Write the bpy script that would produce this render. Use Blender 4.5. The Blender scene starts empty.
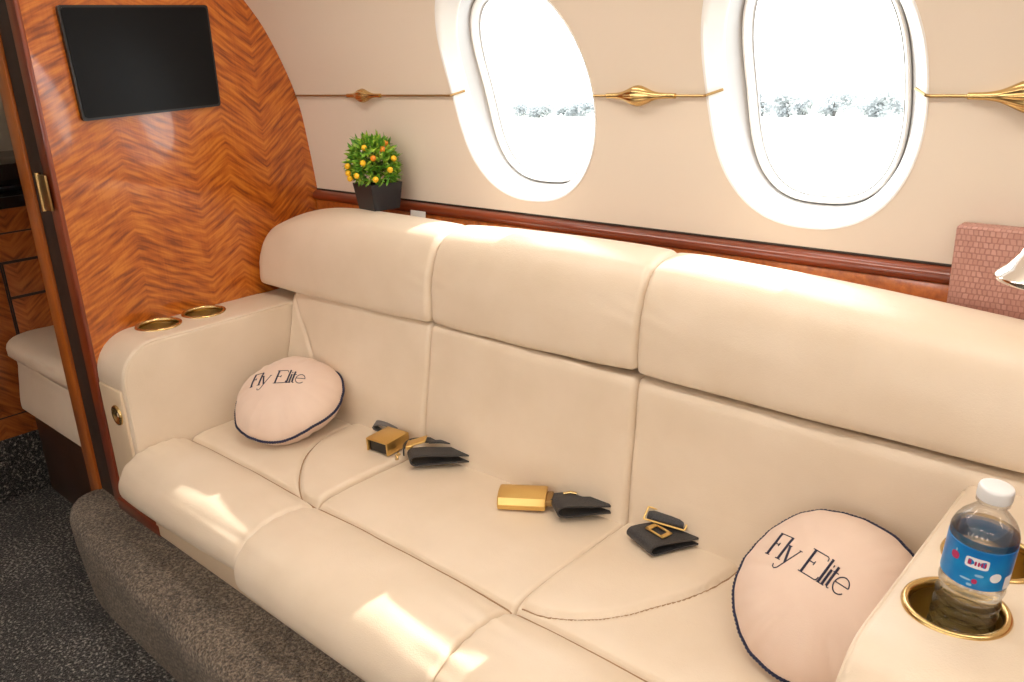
import bpy, bmesh, math, random
import numpy as np
from mathutils import Vector, Matrix
random.seed(7); np.random.seed(7)
PI = math.pi
scn = bpy.context.scene
COL = scn.collection

# ------------------------------------------------------------------ helpers
def tag(o, label=None, cat=None, group=None, kind=None):
    if label: o['label'] = label
    if cat: o['category'] = cat
    if group: o['group'] = group
    if kind: o['kind'] = kind
    return o

def thing(name, label, cat, loc=(0, 0, 0), group=None, rot=None):
    o = bpy.data.objects.new(name, None); COL.objects.link(o)
    o.empty_display_size = .05
    if rot is not None: o.matrix_world = Matrix.Translation(loc) @ rot.to_4x4()
    else: o.location = loc
    return tag(o, label, cat, group)

def root_loc(p):
    while p.parent is not None: p = p.parent
    return p.location

class MB:
    """collects vertices and faces for ONE mesh object"""
    def __init__(s): s.v = []; s.f = []
    def add(s, v, f):
        b = len(s.v); s.v += [tuple(map(float, p)) for p in v]; s.f += [tuple(b + i for i in q) for q in f]; return s
    def bm(s, bm):
        bm.verts.index_update(); s.add([v.co for v in bm.verts], [[v.index for v in f.verts] for f in bm.faces]); bm.free(); return s
    def box(s, lo, hi, bev=.003, seg=2, mat=None):
        b = bmesh.new(); bmesh.ops.create_cube(b, size=1)
        c = [(lo[i] + hi[i]) / 2 for i in range(3)]; d = [hi[i] - lo[i] for i in range(3)]
        for v in b.verts: v.co = Vector((c[0] + v.co.x * d[0], c[1] + v.co.y * d[1], c[2] + v.co.z * d[2]))
        if bev > 0: bmesh.ops.bevel(b, geom=b.edges[:], offset=min(bev, min(d) * .45), segments=seg, affect='EDGES', profile=.5)
        if mat is not None: b.transform(mat)
        return s.bm(b)
    def tube(s, pts, r, n=8, closed=False):
        pts = [Vector(p) for p in pts]; m = len(pts)
        rr = r if hasattr(r, '__len__') else [r] * m
        rings = []; up = None
        for i in range(m):
            a = pts[(i - 1) % m] if (closed or i > 0) else pts[i]
            b = pts[(i + 1) % m] if (closed or i < m - 1) else pts[i]
            t = (b - a).normalized()
            if up is None:
                up = Vector((0, 0, 1)) if abs(t.z) < .9 else Vector((1, 0, 0))
            up = (up - t * up.dot(t)).normalized(); sd = t.cross(up)
            rings.append([pts[i] + (up * math.cos(2 * PI * k / n) + sd * math.sin(2 * PI * k / n)) * rr[i] for k in range(n)])
        v = [p for q in rings for p in q]; f = []
        for i in range(m if closed else m - 1):
            j = (i + 1) % m
            for k in range(n): f.append((i * n + k, i * n + (k + 1) % n, j * n + (k + 1) % n, j * n + k))
        if not closed: f += [tuple(range(n))[::-1], tuple((m - 1) * n + k for k in range(n))]
        return s.add(v, f)
    def lathe(s, prof, n=48, mat=None, sx=1, sy=1, caps=True):
        v = []; f = []
        for (r, z) in prof:
            for k in range(n): v.append(Vector((r * sx * math.cos(2 * PI * k / n), r * sy * math.sin(2 * PI * k / n), z)))
        for i in range(len(prof) - 1):
            for k in range(n): f.append((i * n + k, i * n + (k + 1) % n, (i + 1) * n + (k + 1) % n, (i + 1) * n + k))
        if caps and prof[0][0] > 1e-6: f.append(tuple(range(n))[::-1])
        if caps and prof[-1][0] > 1e-6: f.append(tuple((len(prof) - 1) * n + k for k in range(n)))
        if mat is not None: v = [mat @ p for p in v]
        return s.add(v, f)
    def ribbon(s, pts, wdir, w, t):
        """webbing: centre line, width direction, width, thickness"""
        pts = [Vector(p) for p in pts]; W = Vector(wdir).normalized(); m = len(pts); v = []; f = []
        for i in range(m):
            a = pts[max(i - 1, 0)]; b = pts[min(i + 1, m - 1)]; tt = (b - a).normalized(); nn = tt.cross(W).normalized()
            for (x, y) in ((-.5, -.5), (.5, -.5), (.5, .5), (-.5, .5)): v.append(pts[i] + W * (x * w) + nn * (y * t))
        for i in range(m - 1):
            for k in range(4): f.append((i * 4 + k, i * 4 + (k + 1) % 4, (i + 1) * 4 + (k + 1) % 4, (i + 1) * 4 + k))
        f += [(3, 2, 1, 0), tuple((m - 1) * 4 + k for k in range(4))]
        return s.add(v, f)
    def prism(s, poly, fn0, fn1):
        """two copies of a 2-D outline mapped by fn0 and fn1, joined by sides"""
        n = len(poly); v = [fn0(p) for p in poly] + [fn1(p) for p in poly]
        return s.add(v, [tuple(range(n))[::-1], tuple(range(n, 2 * n))] + [(i, (i + 1) % n, n + (i + 1) % n, n + i) for i in range(n)])
    def build(s, name, mat, parent=None, local=False, smooth=True, angle=40):
        me = bpy.data.meshes.new(name)
        off = Vector((0, 0, 0)) if (parent is None or local) else root_loc(parent)
        me.from_pydata([(p[0] - off.x, p[1] - off.y, p[2] - off.z) for p in s.v], [], s.f); me.update()
        b = bmesh.new(); b.from_mesh(me); bmesh.ops.recalc_face_normals(b, faces=b.faces[:]); b.to_mesh(me); b.free()
        o = bpy.data.objects.new(name, me); COL.objects.link(o)
        if mat: me.materials.append(mat)
        if smooth:
            me.polygons.foreach_set('use_smooth', [True] * len(me.polygons)); me.set_sharp_from_angle(angle=math.radians(angle))
        if parent is not None: o.parent = parent
        return o

def cut(o, cutters):
    """boolean-cut cutters (MB lists) out of o and bake the result"""
    for mb in cutters:
        c = mb.build('cutter', None, smooth=False)
        md = o.modifiers.new('b', 'BOOLEAN'); md.object = c; md.operation = 'DIFFERENCE'; md.solver = 'EXACT'
        bpy.context.view_layer.update()
        dg = bpy.context.evaluated_depsgraph_get()
        me = bpy.data.meshes.new_from_object(o.evaluated_get(dg))
        o.modifiers.clear(); old = o.data; o.data = me; me.name = old.name
        bpy.data.objects.remove(c, do_unlink=True)
    o.data.set_sharp_from_angle(angle=math.radians(35))

def catmull(pts, n, closed=True):
    P = np.array(pts, float); m = len(P); out = []
    seg = m if closed else m - 1
    for i in range(seg):
        if closed: p0, p1, p2, p3 = P[(i - 1) % m], P[i], P[(i + 1) % m], P[(i + 2) % m]
        else: p0, p1, p2, p3 = P[max(i - 1, 0)], P[i], P[i + 1], P[min(i + 2, m - 1)]
        for t in np.linspace(0, 1, 24, endpoint=False):
            out.append(.5 * ((2 * p1) + (-p0 + p2) * t + (2 * p0 - 5 * p1 + 4 * p2 - p3) * t * t + (-p0 + 3 * p1 - 3 * p2 + p3) * t ** 3))
    if not closed: out.append(P[-1])
    out = np.array(out)
    q = np.vstack([out, out[:1]]) if closed else out
    L = np.concatenate([[0], np.cumsum(np.linalg.norm(np.diff(q, axis=0), axis=1))])
    s = np.linspace(0, L[-1], n, endpoint=not closed)
    return np.stack([np.interp(s, L, q[:, k]) for k in range(q.shape[1])], 1)

def sweep(prof, x0, x1, nx, disp=None, r0=.012, r1=.012, warp=None):
    """a closed (y,z) section swept along x with rounded ends; disp(X,Y,Z,N) moves points along the normal; returns MB"""
    m = len(prof)
    t = np.roll(prof, -1, 0) - np.roll(prof, 1, 0); t /= np.linalg.norm(t, axis=1)[:, None]
    nrm = np.stack([t[:, 1], -t[:, 0]], 1)
    area = .5 * np.sum(prof[:, 0] * np.roll(prof[:, 1], -1) - np.roll(prof[:, 0], -1) * prof[:, 1])
    if area < 0: nrm = -nrm
    xs = np.linspace(x0, x1, nx)
    ex = []
    for r, end in ((r0, 0), (r1, 1)):
        if r > 0:
            a = np.linspace(0, PI / 2, 7)[:-1]; d = r * (1 - np.cos(a))
            ex.append(x0 + d if end == 0 else x1 - d)
    xs = np.unique(np.concatenate([xs[(xs > x0 + r0) & (xs < x1 - r1)]] + ex + [[x0 + r0, x1 - r1]]))
    e = np.zeros_like(xs)
    for r, d in ((r0, xs - x0), (r1, x1 - xs)):
        if r > 0:
            k = d < r; e[k] += r - np.sqrt(np.maximum(r * r - (r - d[k]) ** 2, 0))
    X = np.repeat(xs[:, None], m, 1); Y = np.repeat(prof[None, :, 0], len(xs), 0); Z = np.repeat(prof[None, :, 1], len(xs), 0)
    NY = np.repeat(nrm[None, :, 0], len(xs), 0); NZ = np.repeat(nrm[None, :, 1], len(xs), 0)
    D = -np.repeat(e[:, None], m, 1)
    if disp is not None: D = D + disp(X, Y, Z, NY, NZ)
    Y = Y + NY * D; Z = Z + NZ * D
    if warp is not None: X, Y, Z = warp(X, Y, Z)
    V = np.stack([X, Y, Z], 2).reshape(-1, 3); n = len(xs); F = []
    for i in range(n - 1):
        for k in range(m): F.append((i * m + k, i * m + (k + 1) % m, (i + 1) * m + (k + 1) % m, (i + 1) * m + k))
    F += [tuple(range(m)), tuple((n - 1) * m + k for k in range(m))[::-1]]
    return MB().add(V, F)

def dist_poly(X, Y, pts):
    d = np.full(X.shape, 9.)
    for (a, b) in zip(pts[:-1], pts[1:]):
        ax, ay = a; bx, by = b; L = (bx - ax) ** 2 + (by - ay) ** 2
        t = np.clip(((X - ax) * (bx - ax) + (Y - ay) * (by - ay)) / L, 0, 1)
        d = np.minimum(d, np.hypot(X - ax - t * (bx - ax), Y - ay - t * (by - ay)))
    return d

def inside(X, Y, poly):
    r = np.zeros(X.shape, bool); n = len(poly)
    for i in range(n):
        x0, y0 = poly[i]; x1, y1 = poly[(i + 1) % n]
        c = ((y0 > Y) != (y1 > Y)) & (X < (x1 - x0) * (Y - y0) / (y1 - y0 + 1e-12) + x0); r ^= c
    return r

def wav(X, Y, seed, amp, f0):
    g = np.random.RandomState(seed); o = np.zeros_like(X)
    for k in range(7):
        a = g.uniform(0, PI); f = f0 * g.uniform(.6, 2.2); o += np.sin((X * math.cos(a) + Y * math.sin(a)) * f + g.uniform(0, 6)) / 7
    return o * amp

# ------------------------------------------------------------------ materials
class NT:
    def __init__(s, name):
        s.m = bpy.data.materials.new(name); s.m.use_nodes = True; s.t = s.m.node_tree; s.b = s.t.nodes['Principled BSDF']; s.out = s.t.nodes['Material Output']
    def n(s, t, **kw):
        x = s.t.nodes.new(t)
        for k, v in kw.items():
            if k in x.inputs: x.inputs[k].default_value = v
            else: setattr(x, k, v)
        return x
    def l(s, a, b): s.t.links.new(a, b)
    def math(s, op, a, b=None, c=None):
        x = s.n('ShaderNodeMath', operation=op)
        for i, q in enumerate((a, b, c)):
            if q is None: continue
            if isinstance(q, (int, float)): x.inputs[i].default_value = q
            else: s.l(q, x.inputs[i])
        return x.outputs[0]
    def ramp(s, fac, stops):
        x = s.n('ShaderNodeValToRGB'); e = x.color_ramp.elements
        while len(e) < len(stops): e.new(.5)
        for i, (p, c) in enumerate(stops): e[i].position = p; e[i].color = (*c, 1)
        s.l(fac, x.inputs[0]); return x.outputs[0]
    def bump(s, h, strength, dist=.001):
        x = s.n('ShaderNodeBump', Strength=strength, Distance=dist); s.l(h, x.inputs['Height']); s.l(x.outputs[0], s.b.inputs['Normal']); return x
    def pos(s): return s.n('ShaderNodeNewGeometry').outputs['Position']
    def obj(s): return s.n('ShaderNodeTexCoord').outputs['Object']
    def noise(s, vec, scale, detail=3, rough=.5, out=0):
        x = s.n('ShaderNodeTexNoise', Scale=scale, Detail=detail, Roughness=rough); s.l(vec, x.inputs['Vector']); return x.outputs[out]

def lin(r, g, b):
    f = lambda c: c / 255 / 12.92 if c <= 10 else ((c / 255 + .055) / 1.055) ** 2.4
    return (f(r), f(g), f(b))

def plain(name, col, rough=.5, metal=0, spec=.5, coat=0, bump=None):
    k = NT(name); k.b.inputs['Base Color'].default_value = (*col, 1); k.b.inputs['Roughness'].default_value = rough
    k.b.inputs['Metallic'].default_value = metal; k.b.inputs['Specular IOR Level'].default_value = spec; k.b.inputs['Coat Weight'].default_value = coat
    if bump: k.bump(k.noise(k.obj(), bump[0]), bump[1], bump[2])
    return k.m

def leather(name, c0, c1, rough=.36):
    k = NT(name); p = k.pos()
    big = k.noise(p, 9, 3); k.l(k.ramp(big, [(.3, c0), (.7, c1)]), k.b.inputs['Base Color'])
    v = k.n('ShaderNodeTexVoronoi', Scale=520., feature='F1'); k.l(p, v.inputs['Vector'])
    fine = k.noise(p, 260, 2); wr = k.noise(p, 34, 4, .6)
    h = k.math('ADD', k.math('MULTIPLY', v.outputs['Distance'], .25), k.math('ADD', k.math('MULTIPLY', fine, .25), k.math('MULTIPLY', wr, .9)))
    k.bump(h, .28, .0020)
    k.b.inputs['Roughness'].default_value = rough; k.b.inputs['Specular IOR Level'].default_value = .55
    return k.m

def veneer(name, seams, cA, cB, cC, axis='Y', freq=104, coat=.9):
    """figured veneer laid as chevrons; seams = [(coordinate, height offset)]"""
    k = NT(name); sep = k.n('ShaderNodeSeparateXYZ'); k.l(k.pos(), sep.inputs[0])
    a = sep.outputs[axis]; lo, hi = seams[0][0], seams[-1][0]
    t = k.math('DIVIDE', k.math('SUBTRACT', a, lo), hi - lo)
    fc = k.n('ShaderNodeFloatCurve'); cv = fc.mapping.curves[0]; fc.mapping.use_clip = False
    pts = [((s - lo) / (hi - lo), h + .5) for s, h in seams]
    cv.points[0].location = pts[0]; cv.points[-1].location = pts[-1]
    for q in pts[1:-1]: cv.points.new(*q)
    for q in cv.points: q.handle_type = 'VECTOR'
    fc.mapping.update(); k.l(t, fc.inputs['Value'])
    ph = k.math('SUBTRACT', sep.outputs['Z'], fc.outputs[0])
    wob = k.noise(k.pos(), 7, 2)
    ph2 = k.math('ADD', ph, k.math('MULTIPLY', wob, .020))
    cx = k.n('ShaderNodeCombineXYZ'); k.l(k.math('MULTIPLY', ph2, freq), cx.inputs[0]); k.l(k.math('MULTIPLY', a, 15.), cx.inputs[1])
    n1 = k.noise(cx.outputs[0], 1.0, 2, .45)
    cx2 = k.n('ShaderNodeCombineXYZ'); k.l(k.math('MULTIPLY', a, 260.), cx2.inputs[0]); k.l(k.math('MULTIPLY', sep.outputs['Z'], 8.), cx2.inputs[1])
    grain = k.noise(cx2.outputs[0], 1., 3, .6)
    blot = k.noise(k.pos(), 4.5, 2)
    f = k.math('ADD', k.math('MULTIPLY', n1, 1.0), k.math('MULTIPLY', k.math('SUBTRACT', grain, .5), .16))
    f = k.math('ADD', f, k.math('MULTIPLY', k.math('SUBTRACT', blot, .5), .3))
    k.l(k.ramp(f, [(.30, cA), (.48, cB), (.66, cC)]), k.b.inputs['Base Color'])
    k.b.inputs['Roughness'].default_value = .32; k.b.inputs['Coat Weight'].default_value = coat; k.b.inputs['Coat Roughness'].default_value = .06
    return k.m

def wood(name, c0, c1, axis='X', coat=.7):
    k = NT(name); mp = k.n('ShaderNodeMapping'); k.l(k.pos(), mp.inputs[0])
    mp.inputs['Scale'].default_value = {'X': (3, 60, 60), 'Y': (60, 3, 60), 'Z': (60, 60, 3)}[axis]
    k.l(k.ramp(k.noise(mp.outputs[0], 1, 4, .6), [(.3, c0), (.7, c1)]), k.b.inputs['Base Color'])
    k.b.inputs['Roughness'].default_value = .3; k.b.inputs['Coat Weight'].default_value = coat; k.b.inputs['Coat Roughness'].default_value = .08
    return k.m

def carpet(name, stops, sc, bsc, bd):
    k = NT(name); p = k.pos()
    n1 = k.noise(p, sc, 3, .7); n2 = k.noise(p, 5, 2)
    k.l(k.ramp(k.math('ADD', n1, k.math('MULTIPLY', k.math('SUBTRACT', n2, .5), .18)), stops), k.b.inputs['Base Color'])
    v = k.n('ShaderNodeTexVoronoi', Scale=bsc); k.l(p, v.inputs['Vector'])
    k.bump(k.math('ADD', v.outputs['Distance'], k.math('MULTIPLY', n1, .8)), 1., bd)
    k.b.inputs['Roughness'].default_value = .95; k.b.inputs['Specular IOR Level'].default_value = .1
    k.b.inputs['Sheen Weight'].default_value = .2
    return k.m

M = {}
M['leather'] = leather('cream_leather', lin(224, 206, 183), lin(231, 214, 193))
M['leather_base'] = leather('tan_leather', lin(214, 190, 160), lin(220, 197, 168), .5)
M['seam'] = plain('brown_stitching', lin(166, 132, 98), .7)
M['lining'] = NT('cream_wall_lining').m
k = NT('cream_wall_lining'); k.b.inputs['Base Color'].default_value = (*lin(232, 218, 201), 1); k.b.inputs['Roughness'].default_value = .55; k.b.inputs['Specular IOR Level'].default_value = .35
k.bump(k.noise(k.pos(), 420, 2), .12, .001); M['lining'] = k.m
M['white'] = plain('white_window_plastic', (.90, .89, .87), .38)
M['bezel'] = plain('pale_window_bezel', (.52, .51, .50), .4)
M['gasket'] = plain('dark_window_gasket', (.32, .31, .31), .6)
M['ceiling'] = plain('cream_headliner', lin(232, 220, 200), .7)
SE = [(.45, -.10), (.66, .0), (.813, .070), (.984, -.010), (1.076, .040), (1.185, -.042), (1.302, .045), (1.45, -.05)]
M['veneer'] = veneer('figured_orange_veneer', SE, lin(134, 62, 13), lin(184, 94, 22), lin(210, 124, 40))
SG = [(.4, .06), (.52, -.04), (.64, .06), (.765, -.04), (.89, .06), (1.0, -.04), (1.2, .1)]
M['veneer_dark'] = veneer('brown_galley_veneer', SG, lin(112, 56, 22), lin(158, 84, 36), lin(178, 102, 48), 'Y', 90, .5)
M['red_wood'] = wood('red_mahogany', lin(96, 36, 16), lin(140, 60, 26), 'X')
M['red_wood_v'] = wood('red_mahogany_edge', lin(112, 42, 20), lin(150, 66, 32), 'Z')
M['orange_wood_v'] = wood('orange_wood_edge', lin(168, 86, 28), lin(200, 112, 44), 'Z')
M['ledge_veneer'] = wood('ledge_veneer', lin(150, 74, 24), lin(206, 120, 50), 'Y')
M['dark_wood'] = wood('dark_brown_panel', lin(58, 34, 24), lin(74, 44, 30), 'X', .1)
M['recess'] = plain('dark_channel', (.035, .02, .014), .6)
M['brass'] = plain('polished_brass', (.68, .48, .21), .24, 1)
M['well'] = plain('olive_brass_well', (.62, .48, .22), .30, 1)
M['brass_dark'] = plain('aged_brass', (.42, .28, .12), .35, 1)
M['gold'] = plain('gold_buckle', (.80, .55, .20), .34, 1, bump=(700, .15, .0006))
M['black'] = plain('black_plastic', (.012, .012, .013), .32)
k = NT('black_screen'); k.b.inputs['Base Color'].default_value = (.008, .0085, .010, 1); k.b.inputs['Roughness'].default_value = .30; k.b.inputs['Specular IOR Level'].default_value = .12; M['screen'] = k.m
M['black_gloss'] = plain('black_gloss', (.012, .012, .013), .15)
k = NT('grey_black_webbing'); sep = k.n('ShaderNodeSeparateXYZ'); k.l(k.pos(), sep.inputs[0])
k.l(k.ramp(k.noise(k.pos(), 500, 2), [(.3, (.018, .018, .021)), (.7, (.06, .058, .062))]), k.b.inputs['Base Color']); k.b.inputs['Roughness'].default_value = .5
k.bump(k.noise(k.pos(), 900, 1), .4, .001); M['webbing'] = k.m
M['grey_web'] = plain('grey_webbing', (.13, .125, .13), .5, bump=(900, .3, .001))
k = NT('pillow_fabric'); k.l(k.ramp(k.noise(k.obj(), 14, 3), [(.3, lin(226, 200, 182)), (.7, lin(231, 207, 190))]), k.b.inputs['Base Color'])
k.b.inputs['Roughness'].default_value = .85; k.b.inputs['Sheen Weight'].default_value = .25; k.bump(k.noise(k.obj(), 600, 2), .25, .001); M['pillow'] = k.m
M['navy'] = plain('navy_cord', (.010, .014, .055), .6, bump=(500, .4, .001))
M['thread'] = plain('navy_thread', (.018, .020, .05), .6)
M['carpet'] = carpet('charcoal_speckled_carpet', [(.39, lin(8, 8, 10)), (.49, lin(40, 37, 37)), (.56, lin(78, 72, 69)), (.66, lin(190, 182, 172))], 145, 300, .006)
M['carpet_step'] = carpet('brown_grey_carpet', [(.34, lin(52, 42, 34)), (.5, lin(108, 93, 78)), (.66, lin(166, 148, 128))], 190, 380, .004)
k = NT('croc_embossed_leather'); br = k.n('ShaderNodeTexBrick', Scale=1.); mp = k.n('ShaderNodeMapping'); mp.inputs['Scale'].default_value = (62, 62, 62)
cmb = k.n('ShaderNodeCombineXYZ'); sep = k.n('ShaderNodeSeparateXYZ'); k.l(k.pos(), sep.inputs[0])
k.l(k.math('ADD', sep.outputs[0], k.math('MULTIPLY', k.noise(k.pos(), 30, 2), .012)), cmb.inputs[0]); k.l(k.math('ADD', sep.outputs[2], k.math('MULTIPLY', sep.outputs[1], 1.)), cmb.inputs[1]); k.l(cmb.outputs[0], mp.inputs[0]); k.l(mp.outputs[0], br.inputs['Vector'])
br.inputs['Color1'].default_value = (*lin(200, 152, 138), 1); br.inputs['Color2'].default_value = (*lin(186, 136, 122), 1); br.inputs['Mortar'].default_value = (*lin(172, 122, 110), 1)
br.inputs['Mortar Size'].default_value = .06; br.inputs['Mortar Smooth'].default_value = .6; br.inputs['Brick Width'].default_value = .42; br.inputs['Row Height'].default_value = .52
k.l(br.outputs['Color'], k.b.inputs['Base Color']); k.bump(br.outputs['Fac'], .6, .002); k.b.inputs['Roughness'].default_value = .5; M['croc'] = k.m
M['chrome'] = plain('bright_chrome', (.92, .91, .90), .08, 1)
k = NT('leaf_green'); oi = k.n('ShaderNodeTexCoord'); k.l(k.ramp(k.noise(k.obj(), 60, 2), [(.3, lin(58, 118, 34)), (.5, lin(108, 164, 44)), (.68, lin(184, 208, 78))]), k.b.inputs['Base Color']); k.b.inputs['Roughness'].default_value = .45; M['leaf'] = k.m
M['yellow'] = plain('yellow_fruit', lin(244, 190, 30), .4)
M['orange'] = plain('orange_fruit', lin(236, 140, 32), .4)
M['pot'] = plain('black_pot', (.022, .022, .025), .45)
M['card'] = plain('white_card', (.8, .79, .77), .6)
M['cap'] = plain('white_cap', (.86, .87, .89), .35)
def glassy(name, ior, rough=0., col=(1, 1, 1)):
    k = NT(name); k.b.inputs['Base Color'].default_value = (*col, 1); k.b.inputs['Transmission Weight'].default_value = 1; k.b.inputs['Roughness'].default_value = rough; k.b.inputs['IOR'].default_value = ior; return k.m
def clear(name, ior, refr, tint):
    k = NT(name); tr = k.n('ShaderNodeBsdfTransparent'); tr.inputs[0].default_value = (*tint, 1); gl = k.n('ShaderNodeBsdfGlossy', Roughness=.03); lw = k.n('ShaderNodeLayerWeight', Blend=.5); fr = k.math('ADD', k.math('MULTIPLY', k.math('POWER', lw.outputs['Facing'], 4.), ior), .035)
    rf = k.n('ShaderNodeBsdfRefraction', IOR=1.25, Roughness=.02); m1 = k.n('ShaderNodeMixShader'); m1.inputs[0].default_value = refr; m2 = k.n('ShaderNodeMixShader')
    k.l(tr.outputs[0], m1.inputs[1]); k.l(rf.outputs[0], m1.inputs[2]); k.l(fr, m2.inputs[0]); k.l(m1.outputs[0], m2.inputs[1]); k.l(gl.outputs[0], m2.inputs[2]); k.l(m2.outputs[0], k.out.inputs[0]); k.t.nodes.remove(k.b); return k.m
M['pet'] = clear('clear_plastic', .45, .12, (.985, .988, .99))
M['water'] = clear('water', .30, .62, (.98, .985, .99))
# thin window pane: transparent with a Fresnel reflection
k = NT('window_glass'); tr = k.n('ShaderNodeBsdfTransparent'); tr.inputs[0].default_value = (.97, .98, .98, 1); gl = k.n('ShaderNodeBsdfGlossy', Roughness=.02); lw = k.n('ShaderNodeLayerWeight', Blend=.5); mx = k.n('ShaderNodeMixShader')
k.l(k.math('ADD', k.math('MULTIPLY', k.math('POWER', lw.outputs['Facing'], 4.), .5), .03), mx.inputs[0]); k.l(tr.outputs[0], mx.inputs[1]); k.l(gl.outputs[0], mx.inputs[2]); k.l(mx.outputs[0], k.out.inputs[0]); k.t.nodes.remove(k.b); M['glass'] = k.m
# bottle label: blue film with a soft lighter swirl
k = NT('blue_label'); k.l(k.ramp(k.noise(k.obj(), 26, 2), [(.35, lin(0, 108, 190)), (.6, lin(20, 138, 206)), (.75, lin(70, 172, 222))]), k.b.inputs['Base Color']); k.b.inputs['Roughness'].default_value = .3; M['label'] = k.m
M['label_white'] = plain('label_white', (.85, .86, .9), .35)
M['label_red'] = plain('label_red', lin(178, 40, 96), .35)
M['label_pale'] = plain('label_pale_blue', lin(150, 196, 228), .35)
def emit(name, col, s):
    k = NT(name); k.b.inputs['Base Color'].default_value = (.8, .8, .8, 1); k.b.inputs['Emission Color'].default_value = (*col, 1); k.b.inputs['Emission Strength'].default_value = s; return k.m
M['fill_lens'] = emit('fill_lens', (1., .86, .68), 2.)  # glowing face of the added fill strips

# ------------------------------------------------------------------ cabin shell
WPROF = catmull([(1.335, -.02), (1.338, .4), (1.336, .8), (1.3345, .89), (1.324, 1.0), (1.302, 1.137), (1.243, 1.278), (1.18, 1.37), (1.06, 1.5), (.86, 1.65), (.55, 1.78), (.15, 1.82)], 90, False)
_z = WPROF[:, 1]; _y = WPROF[:, 0]
def wy(z): return float(np.interp(z, _z, _y))
MID = .15
def mirY(y): return 2 * MID - y
SPL = int(np.argmin(np.abs(_z - 1.62)))
X0, X1 = -1.25, 3.5

def wall_mesh(name, mirror):
    pr = WPROF[:SPL + 1]
    t = np.gradient(pr, axis=0); t /= np.linalg.norm(t, axis=1)[:, None]; nr = np.stack([t[:, 1], -t[:, 0]], 1)
    loop = np.vstack([pr, (pr + nr * .035)[::-1]])
    f = (lambda p, x: (x, mirY(p[0]), p[1])) if mirror else (lambda p, x: (x, p[0], p[1]))
    mb = MB().prism([tuple(p) for p in loop], lambda p: f(p, X0), lambda p: f(p, X1))
    return tag(mb.build(name, M['lining'], angle=25), kind='structure')

def sup(n, hx, hz, e=2.3, cx=0, cz=0):
    o = []
    for k in range(n):
        a = 2 * PI * k / n; c, s = math.cos(a), math.sin(a)
        o.append((cx + hx * math.copysign(abs(c) ** (2 / e), c), cz + hz * math.copysign(abs(s) ** (2 / e), s)))
    return o

def cabin_window(idx, cx, cz, hx, hz, mirror, wall):
    N = 96; my = mirY if mirror else (lambda y: y)
    def lift(p, d): return (p[0], my(wy(p[1]) + d), p[1])
    o0 = sup(N, hx, hz, 2.35, cx, cz)
    c = MB().prism(o0, lambda p: (p[0], my(wy(p[1]) - .06), p[1]), lambda p: (p[0], my(wy(p[1]) + .12), p[1]))
    cut(wall, [c])
    root = thing('window_%d' % idx, None, None); root['kind'] = 'structure'
    def rings(name, specs, mat):
        v = []; f = []
        for (dx, dz, d) in specs:
            v += [lift(p, d) for p in sup(N, hx - dx, hz - dz, 2.35 + .4 * min(max((dx - .024) / .016, 0), 1), cx, cz)]
        for i in range(len(specs) - 1):
            for k in range(N): f.append((i * N + k, i * N + (k + 1) % N, (i + 1) * N + (k + 1) % N, (i + 1) * N + k))
        return MB().add(v, f).build(name, mat, root, angle=30)
    rings('window_surround', [(-.001, -.001, .006), (-.0015, -.0015, -.0015), (.002, .002, .000), (.007, .007, .008), (.022, .022, .026), (.0235, .0235, .028), (.0245, .0242, .030)], M['white'])
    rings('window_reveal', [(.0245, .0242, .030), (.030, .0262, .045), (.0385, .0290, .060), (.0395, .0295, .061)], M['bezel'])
    rings('window_gasket', [(.0392, .0293, .0608), (.0402, .0302, .064), (.0412, .0312, .0608)], M['gasket'])
    rings('window_bezel', [(.0410, .0310, .0615), (.0425, .0325, .0575), (.0455, .0345, .0575), (.0500, .0380, .063), (.0525, .0400, .070)], M['white'])
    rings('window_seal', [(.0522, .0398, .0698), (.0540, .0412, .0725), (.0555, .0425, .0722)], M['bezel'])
    # slightly domed pane following the fuselage
    v = []; f = []; R = 8
    for i in range(R + 1):
        s = i / R
        v += [lift(p, .0722) for p in sup(N, (hx - .0535) * max(s, .01), (hz - .0405) * max(s, .01), 2.75, cx, cz)]
    for i in range(R):
        for k in range(N): f.append((i * N + k, i * N + (k + 1) % N, (i + 1) * N + (k + 1) % N, (i + 1) * N + k))
    f.append(tuple(range(N)))
    MB().add(v, f).build('window_pane', M['glass'], root)
    # outer fuselage tunnel from the pane to the skin
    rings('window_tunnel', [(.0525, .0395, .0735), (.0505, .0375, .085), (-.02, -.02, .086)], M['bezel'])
    return root

wr = wall_mesh('wall_right', False)
cabin_window(1, .842, 1.148, .187, .222, False, wr)
cabin_window(2, 1.440, 1.152, .174, .222, False, wr)
wl = wall_mesh('wall_left', True)
for i, cx in enumerate((.25, .84, 1.44, 2.04, 2.64)): cabin_window(3 + i, cx, 1.15, .18, .222, True, wl)
# ceiling arch
pr = WPROF[SPL:]; full = [tuple(p) for p in pr] + [(mirY(p[0]), p[1]) for p in pr[::-1][1:]]
out = [(p[0], p[1] + .04) for p in full[::-1]]
tag(MB().prism(full + out, lambda p: (X0, p[0], p[1]), lambda p: (X1, p[0], p[1])).build('ceiling', M['ceiling'], angle=25), kind='structure')
# floor, rear and forward walls
tag(MB().box((X0, -1.05, -.04), (X1, 1.35, .02), 0).build('floor', M['carpet'], smooth=False), kind='structure')
tag(MB().box((X1, -1.1, -.04), (X1 + .04, 1.4, 1.9), 0).build('wall_rear', M['lining'], smooth=False), kind='structure')
tag(MB().box((X0 - .04, -1.1, -.04), (X0, 1.4, 1.9), 0).build('wall_front', plain('grey_beige_wall', lin(176, 164, 148), .7), smooth=False), kind='structure')

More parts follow.
